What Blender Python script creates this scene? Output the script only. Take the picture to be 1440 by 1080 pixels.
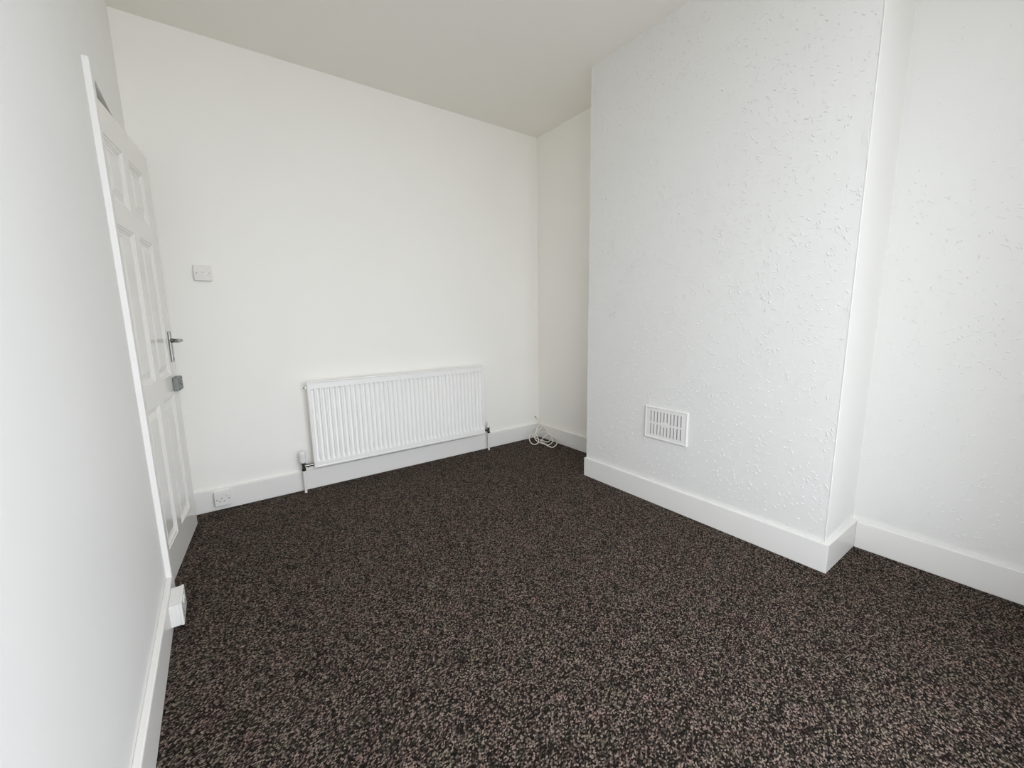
import bpy, bmesh, math, random
from mathutils import Vector, Matrix

for o in list(bpy.data.objects):
    bpy.data.objects.remove(o, do_unlink=True)
SC = bpy.context.scene
COL = SC.collection
RNG = random.Random(7)

# ------------------------------------------------------------------ room measures (metres)
# origin: floor corner where the radiator wall meets the right-hand alcove wall; +y away from the camera
XL = -2.745            # left wall face
HC = 2.7035            # ceiling
YR = -3.30             # rear (window) wall face
BD = 0.3685            # chimney breast depth
BF, BN = -0.999, -2.4593   # chimney breast far / near edge
SH, ST = 0.1347, 0.0194    # skirting height, thickness
WIN = (-2.70, -0.76, 0.16, 2.54)   # tall glazed opening in the rear wall (x0, x1, z0, z1)

# ------------------------------------------------------------------ camera
F_PX = 579.04
yaw, pitch, roll = 0.6210, 0.1590, -0.0162
fw = Vector((math.sin(yaw)*math.cos(pitch), math.cos(yaw)*math.cos(pitch), -math.sin(pitch)))
rt = Vector((math.cos(yaw), -math.sin(yaw), 0))
up = rt.cross(fw)
r2 = math.cos(roll)*rt + math.sin(roll)*up
u2 = -math.sin(roll)*rt + math.cos(roll)*up
cam_d = bpy.data.cameras.new('camera')
cam = bpy.data.objects.new('camera', cam_d)
COL.objects.link(cam)
m = Matrix((r2, u2, -fw)).transposed().to_4x4()
m.translation = Vector((-2.4833, -3.0346, 1.1466))
cam.matrix_world = m
cam_d.sensor_fit = 'HORIZONTAL'
cam_d.sensor_width = 36.0
cam_d.lens = F_PX/1440*36.0
cam_d.clip_start = 0.02
SC.camera = cam

# ------------------------------------------------------------------ daylight: overcast sky through the window
world = bpy.data.worlds.new('overcast_sky')
SC.world = world
world.use_nodes = True
wn = world.node_tree.nodes
wn['Background'].inputs['Color'].default_value = (0.93, 0.98, 1.06, 1)
wn['Background'].inputs['Strength'].default_value = 9.0
pl = bpy.data.lights.new('window_portal', 'AREA')
pl.shape = 'RECTANGLE'
pl.size = WIN[1]-WIN[0]
pl.size_y = WIN[3]-WIN[2]
pl.cycles.is_portal = True
po = bpy.data.objects.new('window_portal', pl)
COL.objects.link(po)
po.location = ((WIN[0]+WIN[1])/2, YR-0.13, (WIN[2]+WIN[3])/2)
po.rotation_euler = (math.radians(90), 0, 0)     # faces +y, into the room

vs = SC.view_settings
vs.view_transform = 'Standard'
vs.look = 'None'
vs.gamma = 1.0
vs.use_curve_mapping = False
vs.exposure = -0.55
SC.cycles.max_bounces = 16
SC.cycles.diffuse_bounces = 12
SC.cycles.use_denoising = True

# ------------------------------------------------------------------ materials
MATS = {}
def principled(name, col, rough=0.5, metal=0.0, spec=0.5, coat=0.0):
    mt = bpy.data.materials.new(name)
    mt.use_nodes = True
    b = mt.node_tree.nodes['Principled BSDF']
    b.inputs['Base Color'].default_value = (*col, 1)
    b.inputs['Roughness'].default_value = rough
    b.inputs['Metallic'].default_value = metal
    b.inputs['Specular IOR Level'].default_value = spec
    if coat:
        b.inputs['Coat Weight'].default_value = coat
        b.inputs['Coat Roughness'].default_value = 0.12
    MATS[name] = mt
    return mt, b

def add_bump(mt, b, layers, dist=0.001):
    """layers: (scale, detail, strength, (sx,sy,sz))"""
    nt = mt.node_tree
    tc = nt.nodes.new('ShaderNodeTexCoord')
    prev = None
    for sc, det, st, str3 in layers:
        mp = nt.nodes.new('ShaderNodeMapping')
        mp.inputs['Scale'].default_value = str3
        nt.links.new(tc.outputs['Object'], mp.inputs['Vector'])
        nz = nt.nodes.new('ShaderNodeTexNoise')
        nz.inputs['Scale'].default_value = sc
        nz.inputs['Detail'].default_value = det
        nt.links.new(mp.outputs['Vector'], nz.inputs['Vector'])
        bp = nt.nodes.new('ShaderNodeBump')
        bp.inputs['Strength'].default_value = st
        bp.inputs['Distance'].default_value = dist
        nt.links.new(nz.outputs['Fac'], bp.inputs['Height'])
        if prev is not None:
            nt.links.new(prev.outputs['Normal'], bp.inputs['Normal'])
        prev = bp
    nt.links.new(prev.outputs['Normal'], b.inputs['Normal'])

def mottle(mt, b, c1, c2, scale=2.0, detail=3.0):
    nt = mt.node_tree
    tc = nt.nodes.new('ShaderNodeTexCoord')
    nz = nt.nodes.new('ShaderNodeTexNoise')
    nz.inputs['Scale'].default_value = scale
    nz.inputs['Detail'].default_value = detail
    nt.links.new(tc.outputs['Object'], nz.inputs['Vector'])
    rp = nt.nodes.new('ShaderNodeValToRGB')
    rp.color_ramp.elements[0].position = 0.35
    rp.color_ramp.elements[1].position = 0.65
    rp.color_ramp.elements[0].color = (*c1, 1)
    rp.color_ramp.elements[1].color = (*c2, 1)
    nt.links.new(nz.outputs['Fac'], rp.inputs['Fac'])
    nt.links.new(rp.outputs['Color'], b.inputs['Base Color'])

WALLC = (0.885, 0.866, 0.818)
mt, b = principled('wall_emulsion', WALLC, 0.75, spec=0.3)
mottle(mt, b, (0.880, 0.861, 0.813), (0.890, 0.872, 0.824), 1.7)
add_bump(mt, b, [(240, 3, 0.16, (1, 1, 1)), (14, 2, 0.25, (1, 1, 1))], 0.0012)
mt, b = principled('wall_paint_brushed', WALLC, 0.6, spec=0.35)
mottle(mt, b, (0.838, 0.832, 0.810), (0.850, 0.844, 0.822), 2.2)
add_bump(mt, b, [(90, 4, 0.30, (1, 1, 0.35)), (9, 2, 0.35, (1, 1, 0.6))], 0.0016)
mt, b = principled('ceiling_emulsion', (0.895, 0.868, 0.812), 0.85, spec=0.2)
add_bump(mt, b, [(160, 3, 0.15, (1, 1, 1))], 0.001)
mt, b = principled('embossed_wallpaper', (0.745, 0.738, 0.712), 0.6, spec=0.35)
add_bump(mt, b, [(170, 3, 0.30, (1, 1, 1)), (38, 2, 0.22, (1, 1, 1))], 0.0016)
mt, b = principled('smooth_reveal_paint', (0.86, 0.85, 0.825), 0.5, spec=0.4)
add_bump(mt, b, [(200, 2, 0.10, (1, 1, 1))], 0.0008)
mt, b = principled('gloss_woodwork', (0.80, 0.784, 0.752), 0.36, spec=0.5)
add_bump(mt, b, [(45, 3, 0.16, (1, 1, 1))], 0.001)
mt, b = principled('gloss_door', (0.815, 0.797, 0.757), 0.13, spec=0.55)
add_bump(mt, b, [(60, 3, 0.05, (1, 1, 0.25))], 0.0006)
principled('radiator_enamel', (0.86, 0.85, 0.825), 0.36)
principled('white_plastic', (0.78, 0.765, 0.735), 0.35)
principled('warm_plastic', (0.72, 0.69, 0.645), 0.38)
principled('pipe_paint', (0.80, 0.775, 0.74), 0.4)
principled('valve_plastic', (0.82, 0.82, 0.80), 0.4)
principled('chrome', (0.25, 0.247, 0.235), 0.22, metal=1.0)
mt, b = principled('lock_metal', (0.22, 0.232, 0.22), 0.45, metal=0.7)
add_bump(mt, b, [(120, 2, 0.1, (1, 1, 1))], 0.0005)
principled('screw_metal', (0.30, 0.28, 0.25), 0.4, metal=0.9)
principled('dark_hole', (0.025, 0.023, 0.02), 0.8)
principled('vent_void', (0.30, 0.28, 0.26), 0.9)
principled('cable_sheath', (0.78, 0.735, 0.65), 0.45)
principled('cable_tie_grey', (0.22, 0.19, 0.15), 0.5)
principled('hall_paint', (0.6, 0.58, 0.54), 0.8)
principled('pavement', (0.27, 0.265, 0.25), 0.9)
mt, b = principled('window_upvc', (0.85, 0.85, 0.84), 0.3)

# clear window glass: see-through with a faint sheen
mt = bpy.data.materials.new('window_glass'); mt.use_nodes = True; MATS['window_glass'] = mt
nt = mt.node_tree; nt.nodes.clear()
out = nt.nodes.new('ShaderNodeOutputMaterial')
mix = nt.nodes.new('ShaderNodeMixShader')
mix.inputs[0].default_value = 0.05
tr = nt.nodes.new('ShaderNodeBsdfTransparent')
gl = nt.nodes.new('ShaderNodeBsdfGlossy'); gl.inputs['Roughness'].default_value = 0.02
nt.links.new(tr.outputs[0], mix.inputs[1])
nt.links.new(gl.outputs[0], mix.inputs[2]); nt.links.new(mix.outputs[0], out.inputs['Surface'])

# flecked loop-pile carpet
def carpet():
    mt, b = principled('carpet_loop_pile', (0.05, 0.04, 0.035), 0.95, spec=0.1)
    nt = mt.node_tree; N = nt.nodes; Lk = nt.links.new
    tc = N.new('ShaderNodeTexCoord')
    def mapping(scale, rz):
        mp = N.new('ShaderNodeMapping'); mp.vector_type = 'POINT'
        r = N.new('ShaderNodeMapping'); r.inputs['Rotation'].default_value = (0, 0, rz)
        Lk(tc.outputs['Object'], r.inputs['Vector'])
        mp.inputs['Scale'].default_value = scale
        Lk(r.outputs['Vector'], mp.inputs['Vector'])
        return mp
    row = math.radians(-21)
    m1 = mapping((1/0.0052, 1/0.0036, 1), row)
    v1 = N.new('ShaderNodeTexVoronoi'); v1.voronoi_dimensions = '2D'; v1.inputs['Scale'].default_value = 1.0
    v1.inputs['Randomness'].default_value = 0.7
    Lk(m1.outputs['Vector'], v1.inputs['Vector'])
    sep = N.new('ShaderNodeSeparateColor'); Lk(v1.outputs['Color'], sep.inputs['Color'])
    rp = N.new('ShaderNodeValToRGB'); e = rp.color_ramp.elements
    e[0].position = 0.0; e[0].color = (0.0055, 0.0042, 0.0033, 1)
    e[1].position = 1.0; e[1].color = (0.275, 0.214, 0.180, 1)
    for p, c in ((0.40, (0.012, 0.0092, 0.0075)), (0.58, (0.045, 0.035, 0.029)), (0.80, (0.105, 0.082, 0.070))):
        k = e.new(p); k.color = (*c, 1)
    # each loop has its own yarn shade, broken up by fine fibre flecks
    fz = N.new('ShaderNodeTexNoise'); fz.inputs['Scale'].default_value = 420.0; fz.inputs['Detail'].default_value = 2.0
    Lk(tc.outputs['Object'], fz.inputs['Vector'])
    fm = N.new('ShaderNodeMath'); fm.operation = 'MULTIPLY_ADD'; fm.inputs[1].default_value = 0.8; fm.inputs[2].default_value = -0.40
    Lk(fz.outputs['Fac'], fm.inputs[0])
    fa = N.new('ShaderNodeMath'); fa.operation = 'ADD'; fa.use_clamp = True
    Lk(sep.outputs['Red'], fa.inputs[0]); Lk(fm.outputs[0], fa.inputs[1])
    Lk(fa.outputs[0], rp.inputs['Fac'])
    # slow drift of the yarn tint: brown, olive, plum
    nz = N.new('ShaderNodeTexNoise'); nz.inputs['Scale'].default_value = 14.0; nz.inputs['Detail'].default_value = 5.0
    Lk(tc.outputs['Object'], nz.inputs['Vector'])
    r2 = N.new('ShaderNodeValToRGB'); e = r2.color_ramp.elements
    e[0].position = 0.36; e[0].color = (0.95, 1.0, 0.90, 1)
    e[1].position = 0.64; e[1].color = (1.06, 0.96, 0.94, 1)
    k = e.new(0.5); k.color = (1.0, 0.985, 0.97, 1)
    Lk(nz.outputs['Fac'], r2.inputs['Fac'])
    mx = N.new('ShaderNodeMix'); mx.data_type = 'RGBA'; mx.blend_type = 'MULTIPLY'
    mx.inputs[0].default_value = 1.0
    Lk(rp.outputs['Color'], mx.inputs[6]); Lk(r2.outputs['Color'], mx.inputs[7])
    Lk(mx.outputs[2], b.inputs['Base Color'])
    # relief: round loops in rows
    inv = N.new('ShaderNodeMath'); inv.operation = 'SUBTRACT'; inv.inputs[0].default_value = 1.0
    Lk(v1.outputs['Distance'], inv.inputs[1])
    add = N.new('ShaderNodeMath'); add.operation = 'ADD'
    Lk(inv.outputs[0], add.inputs[0]); Lk(sep.outputs['Green'], add.inputs[1])
    bp = N.new('ShaderNodeBump'); bp.inputs['Strength'].default_value = 0.45; bp.inputs['Distance'].default_value = 0.0018
    Lk(add.outputs[0], bp.inputs['Height'])
    Lk(bp.outputs['Normal'], b.inputs['Normal'])
carpet()

# ------------------------------------------------------------------ mesh helpers
def bm_obj(name, bm, mat, parent=None, smooth=False, bevel=0.0, segs=2, loc=None):
    bmesh.ops.recalc_face_normals(bm, faces=bm.faces[:])
    me = bpy.data.meshes.new(name)
    bm.to_mesh(me); bm.free()
    if isinstance(mat, str):
        mat = MATS[mat]
    me.materials.append(mat)
    if smooth:
        for p in me.polygons: p.use_smooth = True
    o = bpy.data.objects.new(name, me)
    COL.objects.link(o)
    if parent is not None: o.parent = parent
    if loc is not None: o.location = loc
    if bevel > 0:
        md = o.modifiers.new('bevel', 'BEVEL'); md.width = bevel; md.segments = segs
        md.limit_method = 'ANGLE'; md.angle_limit = math.radians(40)
    return o

def add_box(bm, x0, x1, y0, y1, z0, z1):
    vs = [bm.verts.new(p) for p in ((x0,y0,z0),(x1,y0,z0),(x1,y1,z0),(x0,y1,z0),(x0,y0,z1),(x1,y0,z1),(x1,y1,z1),(x0,y1,z1))]
    for f in ((0,3,2,1),(4,5,6,7),(0,1,5,4),(1,2,6,5),(2,3,7,6),(3,0,4,7)):
        bm.faces.new([vs[i] for i in f])

def box(name, x0, x1, y0, y1, z0, z1, mat, parent=None, bevel=0.0, segs=2):
    bm = bmesh.new()
    add_box(bm, min(x0,x1), max(x0,x1), min(y0,y1), max(y0,y1), min(z0,z1), max(z0,z1))
    return bm_obj(name, bm, mat, parent, bevel=bevel, segs=segs)

def boxes(name, lst, mat, parent=None, bevel=0.0):
    bm = bmesh.new()
    for q in lst: add_box(bm, *q)
    return bm_obj(name, bm, mat, parent, bevel=bevel)

def prism(name, plan, z0, z1, mat, parent=None, bevel=0.0, segs=2):
    bm = bmesh.new()
    lo = [bm.verts.new((x, y, z0)) for x, y in plan]
    hi = [bm.verts.new((x, y, z1)) for x, y in plan]
    bm.faces.new(lo[::-1]); bm.faces.new(hi)
    n = len(plan)
    for i in range(n):
        bm.faces.new((lo[i], lo[(i+1) % n], hi[(i+1) % n], hi[i]))
    return bm_obj(name, bm, mat, parent, bevel=bevel, segs=segs)

def add_lathe(bm, prof, origin, axis='Z', n=20):
    """prof: (radius, height) pairs; revolved about an axis through origin"""
    rings = []
    for r, h in prof:
        ring = []
        for i in range(n):
            a = 2*math.pi*i/n
            c, s = r*math.cos(a), r*math.sin(a)
            p = {'Z': (c, s, h), 'Y': (c, h, s), 'X': (h, c, s)}[axis]
            ring.append(bm.verts.new((origin[0]+p[0], origin[1]+p[1], origin[2]+p[2])))
        rings.append(ring)
    for a, bb in zip(rings, rings[1:]):
        for i in range(n):
            bm.faces.new((a[i], a[(i+1) % n], bb[(i+1) % n], bb[i]))
    bm.faces.new(rings[0][::-1]); bm.faces.new(rings[-1])

def lathe(name, prof, origin, axis, mat, parent=None, n=20, smooth=True):
    bm = bmesh.new(); add_lathe(bm, prof, origin, axis, n)
    o = bm_obj(name, bm, mat, parent, smooth=smooth)
    if smooth:
        md = o.modifiers.new('edges', 'EDGE_SPLIT'); md.split_angle = math.radians(40)
    return o

def catmull(pts, sub):
    P = [Vector(p) for p in pts]; outp = []
    for i in range(len(P)-1):
        a, b_, c, d = P[max(i-1, 0)], P[i], P[i+1], P[min(i+2, len(P)-1)]
        for k in range(sub):
            t = k/sub
            outp.append(0.5*((2*b_)+(c-a)*t+(2*a-5*b_+4*c-d)*t*t+(3*b_-a-3*c+d)*t**3))
    outp.append(P[-1]); return outp

def add_tube(bm, path, rad, n=8):
    rings = []; prevn = None
    for i, p in enumerate(path):
        t = (path[min(i+1, len(path)-1)]-path[max(i-1, 0)]).normalized()
        if prevn is None:
            prevn = t.orthogonal().normalized()
        prevn = (prevn - t*prevn.dot(t)).normalized()
        bn = t.cross(prevn)
        rings.append([bm.verts.new(p+rad*(math.cos(2*math.pi*k/n)*prevn+math.sin(2*math.pi*k/n)*bn)) for k in range(n)])
    for a, bb in zip(rings, rings[1:]):
        for k in range(n):
            bm.faces.new((a[k], a[(k+1) % n], bb[(k+1) % n], bb[k]))
    bm.faces.new(rings[0][::-1]); bm.faces.new(rings[-1])

def tube(name, pts, rad, mat, parent=None, n=8, sub=0):
    bm = bmesh.new()
    path = catmull(pts, sub) if sub else [Vector(p) for p in pts]
    add_tube(bm, path, rad, n)
    return bm_obj(name, bm, mat, parent, smooth=True)

def structure(o):
    o['kind'] = 'structure'; return o

def thing(name, label, cat, loc, group=None):
    o = bpy.data.objects.new(name, None); COL.objects.link(o)
    o.empty_display_size = 0.05
    o.location = loc; o['label'] = label; o['category'] = cat
    if group: o['group'] = group
    return o

# ------------------------------------------------------------------ room shell
T = 0.14
structure(box('floor', XL-1.3, T, YR-T, T, -0.12, 0.0, 'carpet_loop_pile'))
structure(box('ceiling', XL-1.3, T, YR-T, T, HC, HC+0.12, 'ceiling_emulsion'))
structure(box('wall_back', XL-1.3, T, 0.0, T, 0.0, HC, 'wall_emulsion'))
wr = structure(box('wall_right', 0.0, T, YR, BN+0.1, 0.0, HC, 'embossed_wallpaper'))
structure(box('wall_alcove', 0.0, T, BN+0.1, 0.0, 0.0, HC, 'wall_emulsion'))

# door opening in the left wall
ZS = 1.985                         # underside of the door head
DY0, DY1 = -0.932, -0.160          # clear opening
LI = 0.026                         # lining thickness
structure(boxes('wall_left', [(XL-T, XL, YR, DY0-LI, 0, HC), (XL-T, XL, DY1+LI, 0.0, 0, HC),
                              (XL-T, XL, DY0-LI, DY1+LI, ZS+LI, HC)], 'wall_paint_brushed'))
# rear wall with the window that lights the room
structure(boxes('wall_rear', [(XL, WIN[0], YR-T, YR, 0, HC), (WIN[1], 0.0, YR-T, YR, 0, HC),
                              (WIN[0], WIN[1], YR-T, YR, 0, WIN[2]), (WIN[0], WIN[1], YR-T, YR, WIN[3], HC)], 'wall_emulsion'))
# hallway behind the door
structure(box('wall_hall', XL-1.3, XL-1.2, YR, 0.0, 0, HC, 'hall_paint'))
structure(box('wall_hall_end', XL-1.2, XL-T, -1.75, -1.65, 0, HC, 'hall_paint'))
structure(box('ground', -9, 6, YR-T-9, YR-T-0.01, -0.35, -0.25, 'pavement'))

# chimney breast
PT = 0.0045                        # paper and skim over the core
breast = structure(prism('wall_chimney_breast', [(-BD+PT, BF), (-BD+PT, BN), (0, BN), (0, BF)], 0, HC, 'smooth_reveal_paint'))
box('corner_bead', -BD, -BD+PT, BN, BN+0.0032, 0, HC, 'smooth_reveal_paint', breast, bevel=0.001)
bm = bmesh.new(); prev = None
rg = random.Random(5); nseg = 160
for i in range(nseg+1):
    z = HC*i/nseg
    wr_ = math.exp(-((z-1.83)/0.10)**2)
    gap = 0.0056 + 0.0010*rg.random() + wr_*0.004*rg.random()
    lift = 0.0004*rg.random() + wr_*0.0045*rg.random()
    row = [bm.verts.new(q) for q in ((-BD+PT, BN+gap+0.001, z), (-BD-lift, BN+gap, z), (-BD-lift*0.6, BN+gap+0.006, z), (-BD, BN+0.03, z), (-BD, BF, z), (-BD+PT, BF, z))]
    if prev:
        for k in range(5): bm.faces.new((prev[k], prev[k+1], row[k+1], row[k]))
    prev = row
o = bm_obj('wallpaper', bm, 'embossed_wallpaper', breast)
o['label'] = 'embossed painted wallpaper with a cracked edge by the corner'

# embossed strokes of the wallpaper: short raised dashes strewn over the paper
def emboss(name, parent, x, y0, y1, z0, z1, per_m2, seed, taper=None):
    rg = random.Random(seed)
    verts, faces = [], []
    n = int((y1-y0)*(z1-z0)*per_m2)
    for i in range(n):
        y, z = rg.uniform(y0+.008, y1-.008), rg.uniform(z0+.008, z1-.008)
        if taper and rg.random() > taper(y, z): continue
        L = rg.uniform(0.006, 0.0135); w = rg.uniform(0.0020, 0.0031); h = rg.uniform(0.0017, 0.0032)
        a = rg.gauss(0.72, 0.55) if rg.random() < 0.7 else rg.uniform(0, math.pi)
        if L*abs(math.cos(a)) > min(y-y0, y1-y) or L*abs(math.sin(a)) > min(z-z0, z1-z): continue
        cu, cv = math.cos(a), math.sin(a)
        bend = rg.uniform(-0.15, 0.15)*L
        k = len(verts)
        def P(s, q, d): verts.append((x-d, y+cu*s-cv*q, z+cv*s+cu*q))
        P(-L, 0, 0); P(0, -w+bend, 0); P(L, 0, 0); P(0, w+bend, 0); P(-L*.62, bend*.4, h); P(0, bend, h*1.1); P(L*.62, bend*.4, h)
        faces += [(k, k+1, k+5, k+4), (k+1, k+2, k+6, k+5), (k+2, k+3, k+5, k+6), (k+3, k, k+4, k+5)]
    me = bpy.data.meshes.new(name); me.from_pydata(verts, [], faces)
    me.materials.append(MATS['embossed_wallpaper'])
    for p in me.polygons: p.use_smooth = True
    o = bpy.data.objects.new(name, me); COL.objects.link(o); o.parent = parent
    o['kind'] = 'stuff'; o['label'] = 'short raised dashes embossed in the painted wallpaper'
    return o
emboss('wallpaper_strokes', breast, -BD+0.0001, BN, BF, SH+0.005, HC, 900, 3)
emboss('wallpaper_strokes', wr, 0.0001, YR, BN, SH+0.005, HC, 600, 4, lambda y, z: 0.25 if z > 1.7 else 1.0)

# small specks of filler left on the paper
for y, z, r in ((-1.5555, 2.2118, 0.006), (-1.8628, 2.218, 0.008), (-1.6633, 1.6916, 0.006), (-1.80, 1.10, 0.005), (-2.15, 1.2, 0.006)):
    lathe('filler_speck', [(r, 0), (r*.8, -.0025), (r*.3, -.004)], (-BD, y, z), 'X', 'embossed_wallpaper', breast, n=9)

# ------------------------------------------------------------------ skirting boards
BV = 0.004
structure(box('baseboard_back', XL, 0.0, -ST, 0, 0, SH, 'gloss_woodwork', bevel=BV))
structure(box('baseboard_left', XL, XL+ST, YR, -0.9835, 0, SH, 'gloss_woodwork', bevel=BV))
structure(box('baseboard_left_far', XL, XL+ST, -0.1115, -ST, 0, SH, 'gloss_woodwork', bevel=BV))
structure(box('baseboard_alcove', -ST, 0, BF+0.005, -ST, 0, SH, 'gloss_woodwork', bevel=BV))
structure(box('baseboard_right', -ST, 0, YR, BN-ST, 0, SH, 'gloss_woodwork', bevel=BV))
structure(prism('baseboard_chimney_breast', [(0, BF), (0, BF+0.005), (-BD-ST, BF+0.005), (-BD-ST, BN-ST), (0, BN-ST), (0, BN), (-BD, BN), (-BD, BF)],
                0, SH, 'gloss_woodwork', bevel=BV))
structure(boxes('baseboard_rear', [(XL+ST, -ST, YR, YR+ST, 0, SH)], 'gloss_woodwork', bevel=BV))

# ------------------------------------------------------------------ window (behind the camera)
win = structure(box('window_1', WIN[0], WIN[1], YR-0.10, YR-0.06, WIN[2], WIN[2]+0.06, 'window_upvc', bevel=0.003))
def wpart(n, *q): return box(n, *q, 'window_upvc', win, bevel=0.003)
wpart('window_frame', WIN[0], WIN[1], YR-0.10, YR-0.06, WIN[3]-0.06, WIN[3])
for xa in (WIN[0], (WIN[0]+WIN[1])/2-0.035, WIN[1]-0.06):
    wpart('window_mullion', xa, xa+0.06, YR-0.10, YR-0.06, WIN[2]+0.06, WIN[3]-0.06)
xm = (WIN[0]+WIN[1])/2
for xa, xb in ((WIN[0]+0.06, xm-0.035), (xm+0.025, WIN[1]-0.06)):
    box('pane', xa, xb, YR-0.084, YR-0.080, WIN[2]+0.06, WIN[3]-0.06, 'window_glass', win)
box('window_sill', WIN[0]-0.03, WIN[1]+0.03, YR-0.055, YR+0.05, WIN[2]-0.03, WIN[2]-0.0005, 'gloss_woodwork', win, bevel=0.004)

# ------------------------------------------------------------------ door casing and lining
AP = ST                            # casing stands proud as far as the skirting
trim = structure(box('trim_1', XL, XL+AP, -0.983, DY0, 0, 2.029, 'gloss_woodwork', bevel=0.0025))
box('casing_far', XL, XL+AP, DY1, -0.112, 0, 2.029, 'gloss_woodwork', trim, bevel=0.0025)
box('casing_head', XL, XL+AP, DY0, DY1, ZS, 2.029, 'gloss_woodwork', trim, bevel=0.0025)
lin = structure(boxes('trim_2', [(XL-T, XL, DY0-LI, DY0, 0, ZS), (XL-T, XL, DY1, DY1+LI, 0, ZS),
                                (XL-T, XL, DY0-LI, DY1+LI, ZS, ZS+LI)], 'gloss_woodwork'))
box('door_stop', XL-0.105, XL-0.066, DY0, DY0+0.014, 0, ZS, 'gloss_woodwork', lin, bevel=0.002)
box('door_stop', XL-0.105, XL-0.066, DY1-0.014, DY1, 0, ZS, 'gloss_woodwork', lin, bevel=0.002)
box('door_stop', XL-0.105, XL-0.066, DY0, DY1, ZS-0.014, ZS, 'gloss_woodwork', lin, bevel=0.002)

# ------------------------------------------------------------------ six-panel door, standing a little ajar
DW, DZ0, DZ1, DT = 0.762, 0.008, 1.967, 0.040
# local frame: +X out of the face into the room, +Y from the hinge edge to the lock edge, Z up
door = bpy.data.objects.new('door_1', None); COL.objects.link(door)
door['kind'] = 'structure'; door['label'] = 'white glossy six-panel door standing slightly ajar in the left wall'
DTH = 0.1144
door.matrix_world = Matrix.Translation((-2.7573, -0.9289, 1.0)) @ Matrix.Rotation(-DTH, 4, 'Z') @ Matrix.Rotation(0.0045, 4, 'Y') @ Matrix.Translation((0, 0, -1.0))
COLS = ((0.123, 0.338), (0.420, 0.635))
ROWS = ((1.617, 1.852), (0.885, 1.530), (0.160, 0.785))
# leaf: slab with six sunk openings on the room face
ys = [0, COLS[0][0], COLS[0][1], COLS[1][0], COLS[1][1], DW]
zs = [DZ0, ROWS[2][0], ROWS[2][1], ROWS[1][0], ROWS[1][1], ROWS[0][0], ROWS[0][1], DZ1]
bm = bmesh.new()
grid = [[bm.verts.new((0, y, z)) for z in zs] for y in ys]
for i in range(len(ys)-1):
    for j in range(len(zs)-1):
        if i in (1, 3) and j in (1, 3, 5): continue
        bm.faces.new((grid[i][j], grid[i+1][j], grid[i+1][j+1], grid[i][j+1]))
# edges and back
bk = {}
for i in (0, len(ys)-1):
    for j in (0, len(zs)-1):
        bk[i, j] = bm.verts.new((-DT, ys[i], zs[j]))
n, q = len(ys)-1, len(zs)-1
bm.faces.new((bk[0, 0], bk[0, q], bk[n, q], bk[n, 0]))
bm.faces.new([grid[0][j] for j in range(q+1)] + [bk[0, q], bk[0, 0]])
bm.faces.new([grid[n][j] for j in range(q, -1, -1)] + [bk[n, 0], bk[n, q]])
bm.faces.new([grid[i][0] for i in range(n, -1, -1)] + [bk[0, 0], bk[n, 0]])
bm.faces.new([grid[i][q] for i in range(n+1)] + [bk[n, q], bk[0, q]])
bm_obj('leaf', bm, 'gloss_door', door)
# each panel: stepped moulding down to a sunk margin, then a raised and fielded centre
def panel(y0, y1, z0, z1):
    prof = ((0, 0), (0.003, -0.0035), (0.009, -0.0045), (0.013, -0.0085), (0.0185, -0.0105), (0.0205, -0.0125), (0.027, -0.0125), (0.0295, -0.0125), (0.052, -0.0045), (0.0535, -0.0035))
    bm = bmesh.new(); prev = None
    for ins, d in prof:
        ring = [bm.verts.new(p) for p in ((d, y0+ins, z0+ins), (d, y1-ins, z0+ins), (d, y1-ins, z1-ins), (d, y0+ins, z1-ins))]
        if prev:
            for k in range(4): bm.faces.new((prev[k], prev[(k+1) % 4], ring[(k+1) % 4], ring[k]))
        prev = ring
    bm.faces.new(prev)
    return bm_obj('panel', bm, 'gloss_door', door)
for c0, c1 in COLS:
    for z0, z1 in ROWS: panel(c0, c1, z0, z1)
# lever handle on a long plate
hu, hz = 0.700, 1.058
plate = box('handle', 0.0, 0.009, hu-0.020, hu+0.020, 0.948, 1.105, 'chrome', door, bevel=0.003)
plate['label'] = 'chrome lever handle on long plate'
lathe('lever_rose', [(0.011, 0.009), (0.011, 0.020), (0.0085, 0.022), (0.0085, 0.048)], (0, hu, hz), 'X', 'chrome', plate, n=16)
tube('lever', [(0.046, hu+0.010, hz), (0.050, hu-0.004, hz), (0.051, hu-0.03, hz+0.001), (0.050, hu-0.065, hz-0.001), (0.047, hu-0.095, hz), (0.044, hu-0.112, hz+0.002)], 0.0085, 'chrome', plate, n=12, sub=5)
for z in (0.962, 1.092): lathe('plate_screw', [(0.0032, 0.009), (0.0026, 0.0105)], (0, hu, z), 'X', 'screw_metal', plate, n=10)
# rim lock on the middle rail
lk = box('rim_lock', 0.0, 0.024, 0.640, 0.748, 0.797, 0.868, 'lock_metal', door, bevel=0.003)
lk['label'] = 'dull grey metal lock case screwed to the door face'
for y, z in ((0.652, 0.858), (0.736, 0.858), (0.652, 0.807), (0.736, 0.807)):
    lathe('lock_screw', [(0.0042, 0.0235), (0.0034, 0.0252)], (0, y, z), 'X', 'dark_hole', lk, n=10)
lathe('lock_knob', [(0.0065, 0.0235), (0.0065, 0.031), (0.005, 0.033)], (0, 0.690, 0.835), 'X', 'screw_metal', lk, n=14)
lathe('keyhole', [(0.005, 0.0235), (0.005, 0.0247)], (0, 0.712, 0.824), 'X', 'dark_hole', lk, n=12)
# hinges on the near edge
for z in (0.22, 1.0, 1.78):
    lathe('hinge', [(0.005, z-0.04), (0.005, z+0.04)], (0.004, -0.0015, 0), 'Z', 'chrome', door, n=10)

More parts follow.
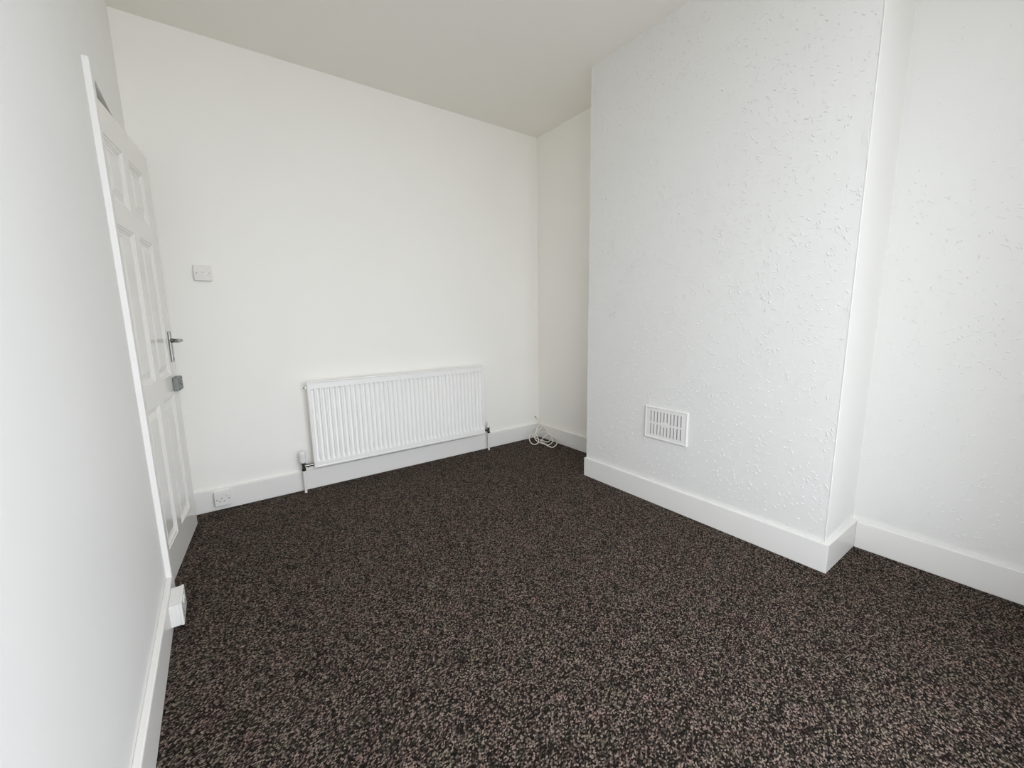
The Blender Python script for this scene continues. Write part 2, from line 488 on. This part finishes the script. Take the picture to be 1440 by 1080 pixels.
# ------------------------------------------------------------------ radiator
RX0, RX1, RZ0, RZ1 = -2.0255, -0.6655, 0.164, 0.752
RYF = -0.080                       # front plane of the panel
rad = thing('radiator', 'long white fluted panel radiator under the bare back wall', 'radiator', ((RX0+RX1)/2, 0, 0))
rox = (RX0+RX1)/2
def rl(x): return x-rox
# pressed panel: border, and 40 upright channels pressed into it
NCH = 40
pitch_c = 0.03333
first = (RX0+RX1)/2 - pitch_c*(NCH-1)/2
zt, zb = 0.7045, 0.2015
bm = bmesh.new()
dep = 0.0135
def strip_profile():
    pr = [(RX0+0.010, 0.0)]
    for i in range(NCH):
        c = first+i*pitch_c
        pr += [(c-0.0118, 0.0), (c-0.0085, dep*0.75), (c-0.005, dep), (c+0.005, dep), (c+0.0085, dep*0.75), (c+0.0118, 0.0)]
    pr.append((RX1-0.010, 0.0))
    return pr
pr = strip_profile()
levels = [(RZ1-0.012, 0), (zt, 0), (zt-0.0008, 1.45), (zt-0.0065, 1.45), (zt-0.013, 1), (zb+0.034, 1), (zb+0.017, 0.62), (zb+0.006, 0.18), (zb, 0), (RZ0+0.012, 0)]
rows = [[bm.verts.new((rl(x), RYF+d*k, z)) for x, d in pr] for z, k in levels]
for a, bb in zip(rows, rows[1:]):
    for i in range(len(pr)-1): bm.faces.new((a[i], a[i+1], bb[i+1], bb[i]))
o = bm_obj('front_panel', bm, 'radiator_enamel', rad, smooth=True)
md = o.modifiers.new('edges', 'EDGE_SPLIT'); md.split_angle = math.radians(34)
# rolled rim round the panel
bm = bmesh.new()
rim = [(0.010, RYF), (0.008, RYF-0.0012), (0.004, RYF-0.0030), (0.0012, RYF-0.0022), (0.0, RYF+0.001), (0.0, RYF+0.020), (0.006, RYF+0.026)]
prev = None
for ins, y in rim:
    dz = ins*1.2
    ring = [bm.verts.new(p) for p in ((rl(RX0+ins), y, RZ0+dz), (rl(RX1-ins), y, RZ0+dz), (rl(RX1-ins), y, RZ1-dz), (rl(RX0+ins), y, RZ1-dz))]
    if prev:
        for k in range(4): bm.faces.new((prev[k], prev[(k+1) % 4], ring[(k+1) % 4], ring[k]))
    prev = ring
bm.faces.new(prev)
bm_obj('rim', bm, 'radiator_enamel', rad)
# brackets holding it to the wall
for x in (-1.78, -0.91):
    box('wall_bracket', rl(x-0.02), rl(x+0.02), RYF+0.027, -0.001, 0.30, 0.68, 'radiator_enamel', rad)
lathe('bleed_plug', [(0.011, rl(RX0-0.014)), (0.011, rl(RX0-0.004)), (0.009, rl(RX0+0.001))], (0, RYF+0.016, 0.712), 'X', 'radiator_enamel', rad, n=14)
lathe('bleed_screw', [(0.005, rl(RX0-0.019)), (0.005, rl(RX0-0.013))], (0, RYF+0.016, 0.712), 'X', 'dark_hole', rad, n=10)
lathe('blank_plug', [(0.011, rl(RX1-0.001)), (0.011, rl(RX1+0.008))], (0, RYF+0.016, 0.712), 'X', 'radiator_enamel', rad, n=14)
# thermostatic valve on the left
VY = RYF+0.016
vx = -2.089
v = lathe('thermostatic_valve', [(0.0125, 0.155), (0.0145, 0.158), (0.0145, 0.172), (0.0105, 0.175), (0.0105, 0.196), (0.0150, 0.199), (0.0150, 0.212), (0.012, 0.214)], (rl(vx), VY, 0), 'Z', 'chrome', rad, n=18)
v['label'] = 'chrome valve body with a white thermostatic head'
lathe('valve_tail', [(0.0085, rl(vx)), (0.0085, rl(vx+0.020)), (0.0135, rl(vx+0.021)), (0.0135, rl(vx+0.034)), (0.0095, rl(vx+0.036)), (0.0095, rl(RX0+0.003))], (0, VY, 0.186), 'X', 'chrome', v, n=16)
lathe('valve_head', [(0.0155, 0.211), (0.0185, 0.216), (0.0195, 0.228), (0.0195, 0.256), (0.0205, 0.258), (0.0205, 0.276), (0.0185, 0.284), (0.011, 0.2885)], (rl(vx), VY, 0), 'Z', 'valve_plastic', v, n=22)
bm = bmesh.new()
for k in range(12):
    a = 2*math.pi*k/12
    add_lathe(bm, [(0.0018, 0.229), (0.0018, 0.255)], (rl(vx)+0.0195*math.cos(a), VY+0.0195*math.sin(a), 0), 'Z', 6)
bm_obj('grip_ribs', bm, 'valve_plastic', v)
lathe('pipe', [(0.0085, 0.0), (0.0085, 0.156)], (rl(vx), VY, 0), 'Z', 'pipe_paint', rad, n=16)
# lockshield valve on the right
vx2 = -0.620
v2 = lathe('lockshield_valve', [(0.0125, 0.155), (0.0145, 0.158), (0.0145, 0.170), (0.0105, 0.173), (0.0105, 0.196), (0.0125, 0.198), (0.0125, 0.205), (0.010, 0.207)], (rl(vx2), VY, 0), 'Z', 'chrome', rad, n=18)
v2['label'] = 'chrome valve body with a small white cap'
lathe('valve_tail', [(0.0085, rl(RX1-0.003)), (0.0085, rl(vx2-0.030)), (0.0125, rl(vx2-0.028)), (0.0125, rl(vx2-0.016)), (0.0085, rl(vx2-0.014)), (0.0085, rl(vx2))], (0, VY, 0.184), 'X', 'chrome', v2, n=16)
lathe('valve_cap', [(0.0125, 0.206), (0.0130, 0.210), (0.0118, 0.243), (0.009, 0.247)], (rl(vx2), VY, 0), 'Z', 'valve_plastic', v2, n=18)
lathe('pipe', [(0.0085, 0.0), (0.0085, 0.156)], (rl(vx2), VY, 0), 'Z', 'pipe_paint', rad, n=16)

# ------------------------------------------------------------------ light switch
sx, sz = -2.4985, 1.4295
sw = thing('light_switch', 'single rocker light switch on the back wall beside the door', 'light switch', (sx, 0, sz))
box('back_box', -0.0415, 0.0415, -0.016, 0.0, -0.0415, 0.0415, 'warm_plastic', sw, bevel=0.003)
box('switch_plate', -0.043, 0.043, -0.0235, -0.0155, -0.043, 0.043, 'warm_plastic', sw, bevel=0.003, segs=3)
bm = bmesh.new()
pts = [(-0.0235, 0.0115), (-0.0285, 0.0085), (-0.0250, -0.001), (-0.0245, -0.0115), (-0.0225, -0.0115), (-0.0225, 0.0115)]
L0 = [bm.verts.new((-0.0065, y, z)) for y, z in pts]; L1 = [bm.verts.new((0.0065, y, z)) for y, z in pts]
bm.faces.new(L0[::-1]); bm.faces.new(L1)
for i in range(len(pts)): bm.faces.new((L0[i], L0[(i+1) % len(pts)], L1[(i+1) % len(pts)], L1[i]))
bm_obj('rocker', bm, 'white_plastic', sw)
for x in (-0.0302, 0.0302): lathe('screw', [(0.0042, -0.0232), (0.0034, -0.0242)], (x, 0, 0), 'Y', 'screw_metal', sw, n=12)

# ------------------------------------------------------------------ sockets
def pins(parent, cx, cz, y):
    box('socket_slot', cx-0.002, cx+0.002, y-0.0006, y+0.002, cz+0.004, cz+0.012, 'dark_hole', parent)
    box('socket_slot', cx-0.0142, cx-0.0080, y-0.0006, y+0.002, cz-0.0125, cz-0.0085, 'dark_hole', parent)
    box('socket_slot', cx+0.0080, cx+0.0142, y-0.0006, y+0.002, cz-0.0125, cz-0.0085, 'dark_hole', parent)
ss = thing('wall_socket', 'single power socket on the back skirting below the light switch', 'socket', (-2.545, -ST, 0.0770))
box('back_box', -0.041, 0.041, -0.021, 0.0, -0.041, 0.041, 'white_plastic', ss, bevel=0.003)
box('socket_plate', -0.043, 0.043, -0.030, -0.0205, -0.043, 0.043, 'white_plastic', ss, bevel=0.003, segs=3)
pins(ss, -0.006, -0.004, -0.030)
lathe('rocker', [(0.0085, -0.0298), (0.0085, -0.0320), (0.007, -0.0332)], (0.022, 0, 0.0215), 'Y', 'warm_plastic', ss, n=18)
for x in (-0.0302, 0.0302): lathe('screw', [(0.0040, -0.0297), (0.0034, -0.0308)], (x, 0, -0.002), 'Y', 'screw_metal', ss, n=12)

# double socket on a surface box on the left skirting; local +X faces the room
ds = thing('wall_socket', 'double power socket box on the left skirting beside the door casing', 'socket', (XL+ST, -1.119, 0.0775))
box('back_box', 0.0, 0.031, -0.071, 0.071, -0.0415, 0.0415, 'white_plastic', ds, bevel=0.002)
box('socket_plate', 0.0305, 0.0395, -0.073, 0.073, -0.043, 0.043, 'white_plastic', ds, bevel=0.0025, segs=3)
for cy in (-0.042, 0.042):
    for dy, dz, hy, hz_ in ((0, 0.003, 0.002, 0.004), (-0.011, -0.0155, 0.003, 0.002), (0.011, -0.0155, 0.003, 0.002)):
        box('socket_slot', 0.038, 0.0401, cy+dy-hy, cy+dy+hy, dz-hz_, dz+hz_, 'dark_hole', ds)
for cy in (-0.014, 0.014):
    box('rocker', 0.038, 0.0425, cy-0.007, cy+0.007, 0.014, 0.030, 'white_plastic', ds, bevel=0.002)
for cy in (-0.060, 0.060): lathe('screw', [(0.004, 0.0392), (0.0034, 0.0405)], (0, cy, 0.0), 'X', 'screw_metal', ds, n=12)
for cy in (-0.046, 0.02):   # knock-out ribs on the top of the box
    box('knockout', 0.006, 0.022, cy, cy+0.022, 0.0405, 0.0422, 'white_plastic', ds, bevel=0.0006)
for cx in (0.008, 0.020):
    box('knockout', cx, cx+0.004, -0.0722, -0.0705, -0.028, 0.030, 'white_plastic', ds, bevel=0.0006)

# ------------------------------------------------------------------ air vent on the chimney breast
VW, VH = 0.285, 0.199
vent = thing('air_vent', 'white slotted plastic air vent low on the chimney breast', 'vent', (-BD, -1.638, 0.506))
# local: face looks to -X; image-right is -Y.  frame of four bars, middle bar, slats between
fx0, fx1 = -0.010, -0.001
def vb(name, a0, a1, z0, z1, x0=fx0, x1=fx1, bev=0.0015): return box(name, x0, x1, a0, a1, z0, z1, 'white_plastic_vent', vent, bevel=bev)
principled('white_plastic_vent', (0.775, 0.765, 0.74), 0.4)
box('void', -0.0022, -0.0006, -VW/2+0.004, VW/2-0.004, -VH/2+0.004, VH/2-0.004, 'vent_void', vent)
mgx, mgz = 0.032, 0.027
bm = bmesh.new()   # bevelled outer frame
ringspec = [((VW/2, VH/2), -0.0005), ((VW/2, VH/2), -0.007), ((VW/2-0.004, VH/2-0.004), -0.0105), ((VW/2-0.009, VH/2-0.009), -0.0105), ((VW/2-0.011, VH/2-0.011), -0.0085), ((VW/2-mgx, VH/2-mgz), -0.0085), ((VW/2-mgx, VH/2-mgz), -0.0022)]
prev = None
for (a, c), x in ringspec:
    ring = [bm.verts.new(p) for p in ((x, -a, -c), (x, a, -c), (x, a, c), (x, -a, c))]
    if prev:
        for k in range(4): bm.faces.new((prev[k], prev[(k+1) % 4], ring[(k+1) % 4], ring[k]))
    prev = ring
bm_obj('vent_frame', bm, 'white_plastic_vent', vent)
W2, H2 = VW/2-mgx, VH/2-mgz
vb('middle_bar', -W2, W2, -0.006, 0.006, -0.0085, -0.0022, 0.0)
NS = 10
pt = 2*W2/NS
for i in range(NS+1):              # upright slats leave ten slots in each row
    c = -W2+i*pt
    hw = pt*0.29
    a0, a1 = max(-W2, c-hw), min(W2, c+hw)
    vb('slat', a0, a1, 0.006, H2, -0.0092, -0.0022, 0.0)
    vb('slat', a0, a1, -H2, -0.006, -0.0092, -0.0022, 0.0)
bm = bmesh.new()   # diamond boss in the centre
dia = [(0.036, 0), (0, 0.021), (-0.036, 0), (0, -0.021)]
A = [bm.verts.new((-0.0022, y, z)) for y, z in dia]; Bq = [bm.verts.new((-0.0095, y, z)) for y, z in dia]
bm.faces.new(A); bm.faces.new(Bq[::-1])
for i in range(4): bm.faces.new((A[i], A[(i+1) % 4], Bq[(i+1) % 4], Bq[i]))
bm_obj('centre_boss', bm, 'white_plastic_vent', vent)

# ------------------------------------------------------------------ coiled cable in the corner
CP = [(-0.0392, 0.004, 0.1966), (-0.0392, -0.0458, 0.1787), (-0.0482, -0.0774, 0.163), (-0.0518, -0.0875, 0.1423), (-0.0864, -0.0851, 0.1167), (-0.122, -0.108, 0.0893), (-0.17, -0.1466, 0.0571), (-0.1905, -0.1948, 0.0382), (-0.1909, -0.2464, 0.0301), (-0.168, -0.2911, 0.0199), (-0.168, -0.3561, 0.014), (-0.1502, -0.3836, 0.0119), (-0.1086, -0.3787, 0.0261), (-0.0628, -0.3382, 0.0368), (-0.0232, -0.2667, 0.0462), (-0.0117, -0.1982, 0.0589), (-0.0215, -0.1642, 0.0684), (-0.0098, -0.1478, 0.0937), (-0.0097, -0.1219, 0.1152), (-0.033, -0.1029, 0.1249), (-0.0969, -0.1155, 0.0981), (-0.1573, -0.131, 0.0778), (-0.2016, -0.1337, 0.0826), (-0.2393, -0.1549, 0.0643), (-0.2546, -0.1943, 0.0317), (-0.2427, -0.2365, 0.0193), (-0.2056, -0.2474, 0.0351), (-0.1651, -0.1896, 0.0585), (-0.1425, -0.1302, 0.0788), (-0.0826, -0.1272, 0.0827), (-0.0395, -0.1625, 0.079), (-0.0249, -0.2134, 0.0609), (-0.0586, -0.2767, 0.0438), (-0.1054, -0.3164, 0.0286), (-0.1591, -0.3243, 0.019), (-0.167, -0.2789, 0.0278), (-0.1634, -0.23, 0.0339), (-0.1078, -0.1975, 0.0459), (-0.0591, -0.1854, 0.0646), (-0.0269, -0.1988, 0.0656), (-0.058, -0.2513, 0.0453), (-0.1077, -0.2755, 0.0304), (-0.1309, -0.2695, 0.0297), (-0.1393, -0.2237, 0.0353)]
CR = 0.0040
CP = [(min(x, -ST-CR-0.002) if z < 0.145 else x, y, max(z-0.002, CR+0.0005)) if i > 3 else (x, y, z) for i, (x, y, z) in enumerate(CP)]
cb = thing('cable', 'cream cable in loose coils on the carpet in the alcove corner', 'cable', (-0.15, -0.2, 0))
def cl(p): return (p[0]+0.15, p[1]+0.2, p[2])
tube('cord', [cl(p) for p in CP], CR, 'cable_sheath', cb, n=8, sub=6)
tube('cord_tail', [cl(p) for p in ((-0.1393, -0.2237, 0.030), (-0.16, -0.20, 0.04), (-0.19, -0.17, 0.06), (-0.205, -0.15, 0.075))], CR, 'cable_sheath', cb, n=8, sub=6)
tube('cable_tie', [cl(p) for p in ((-0.168, -0.222, 0.010), (-0.186, -0.224, 0.020), (-0.184, -0.212, 0.044), (-0.165, -0.210, 0.040), (-0.160, -0.220, 0.016))], 0.002, 'cable_tie_grey', cb, n=6, sub=5)
lathe('wall_entry', [(0.008, -0.0035), (0.008, -0.0005)], cl((-0.0392, 0.0, 0.1966)), 'Y', 'cable_tie_grey', cb, n=14)
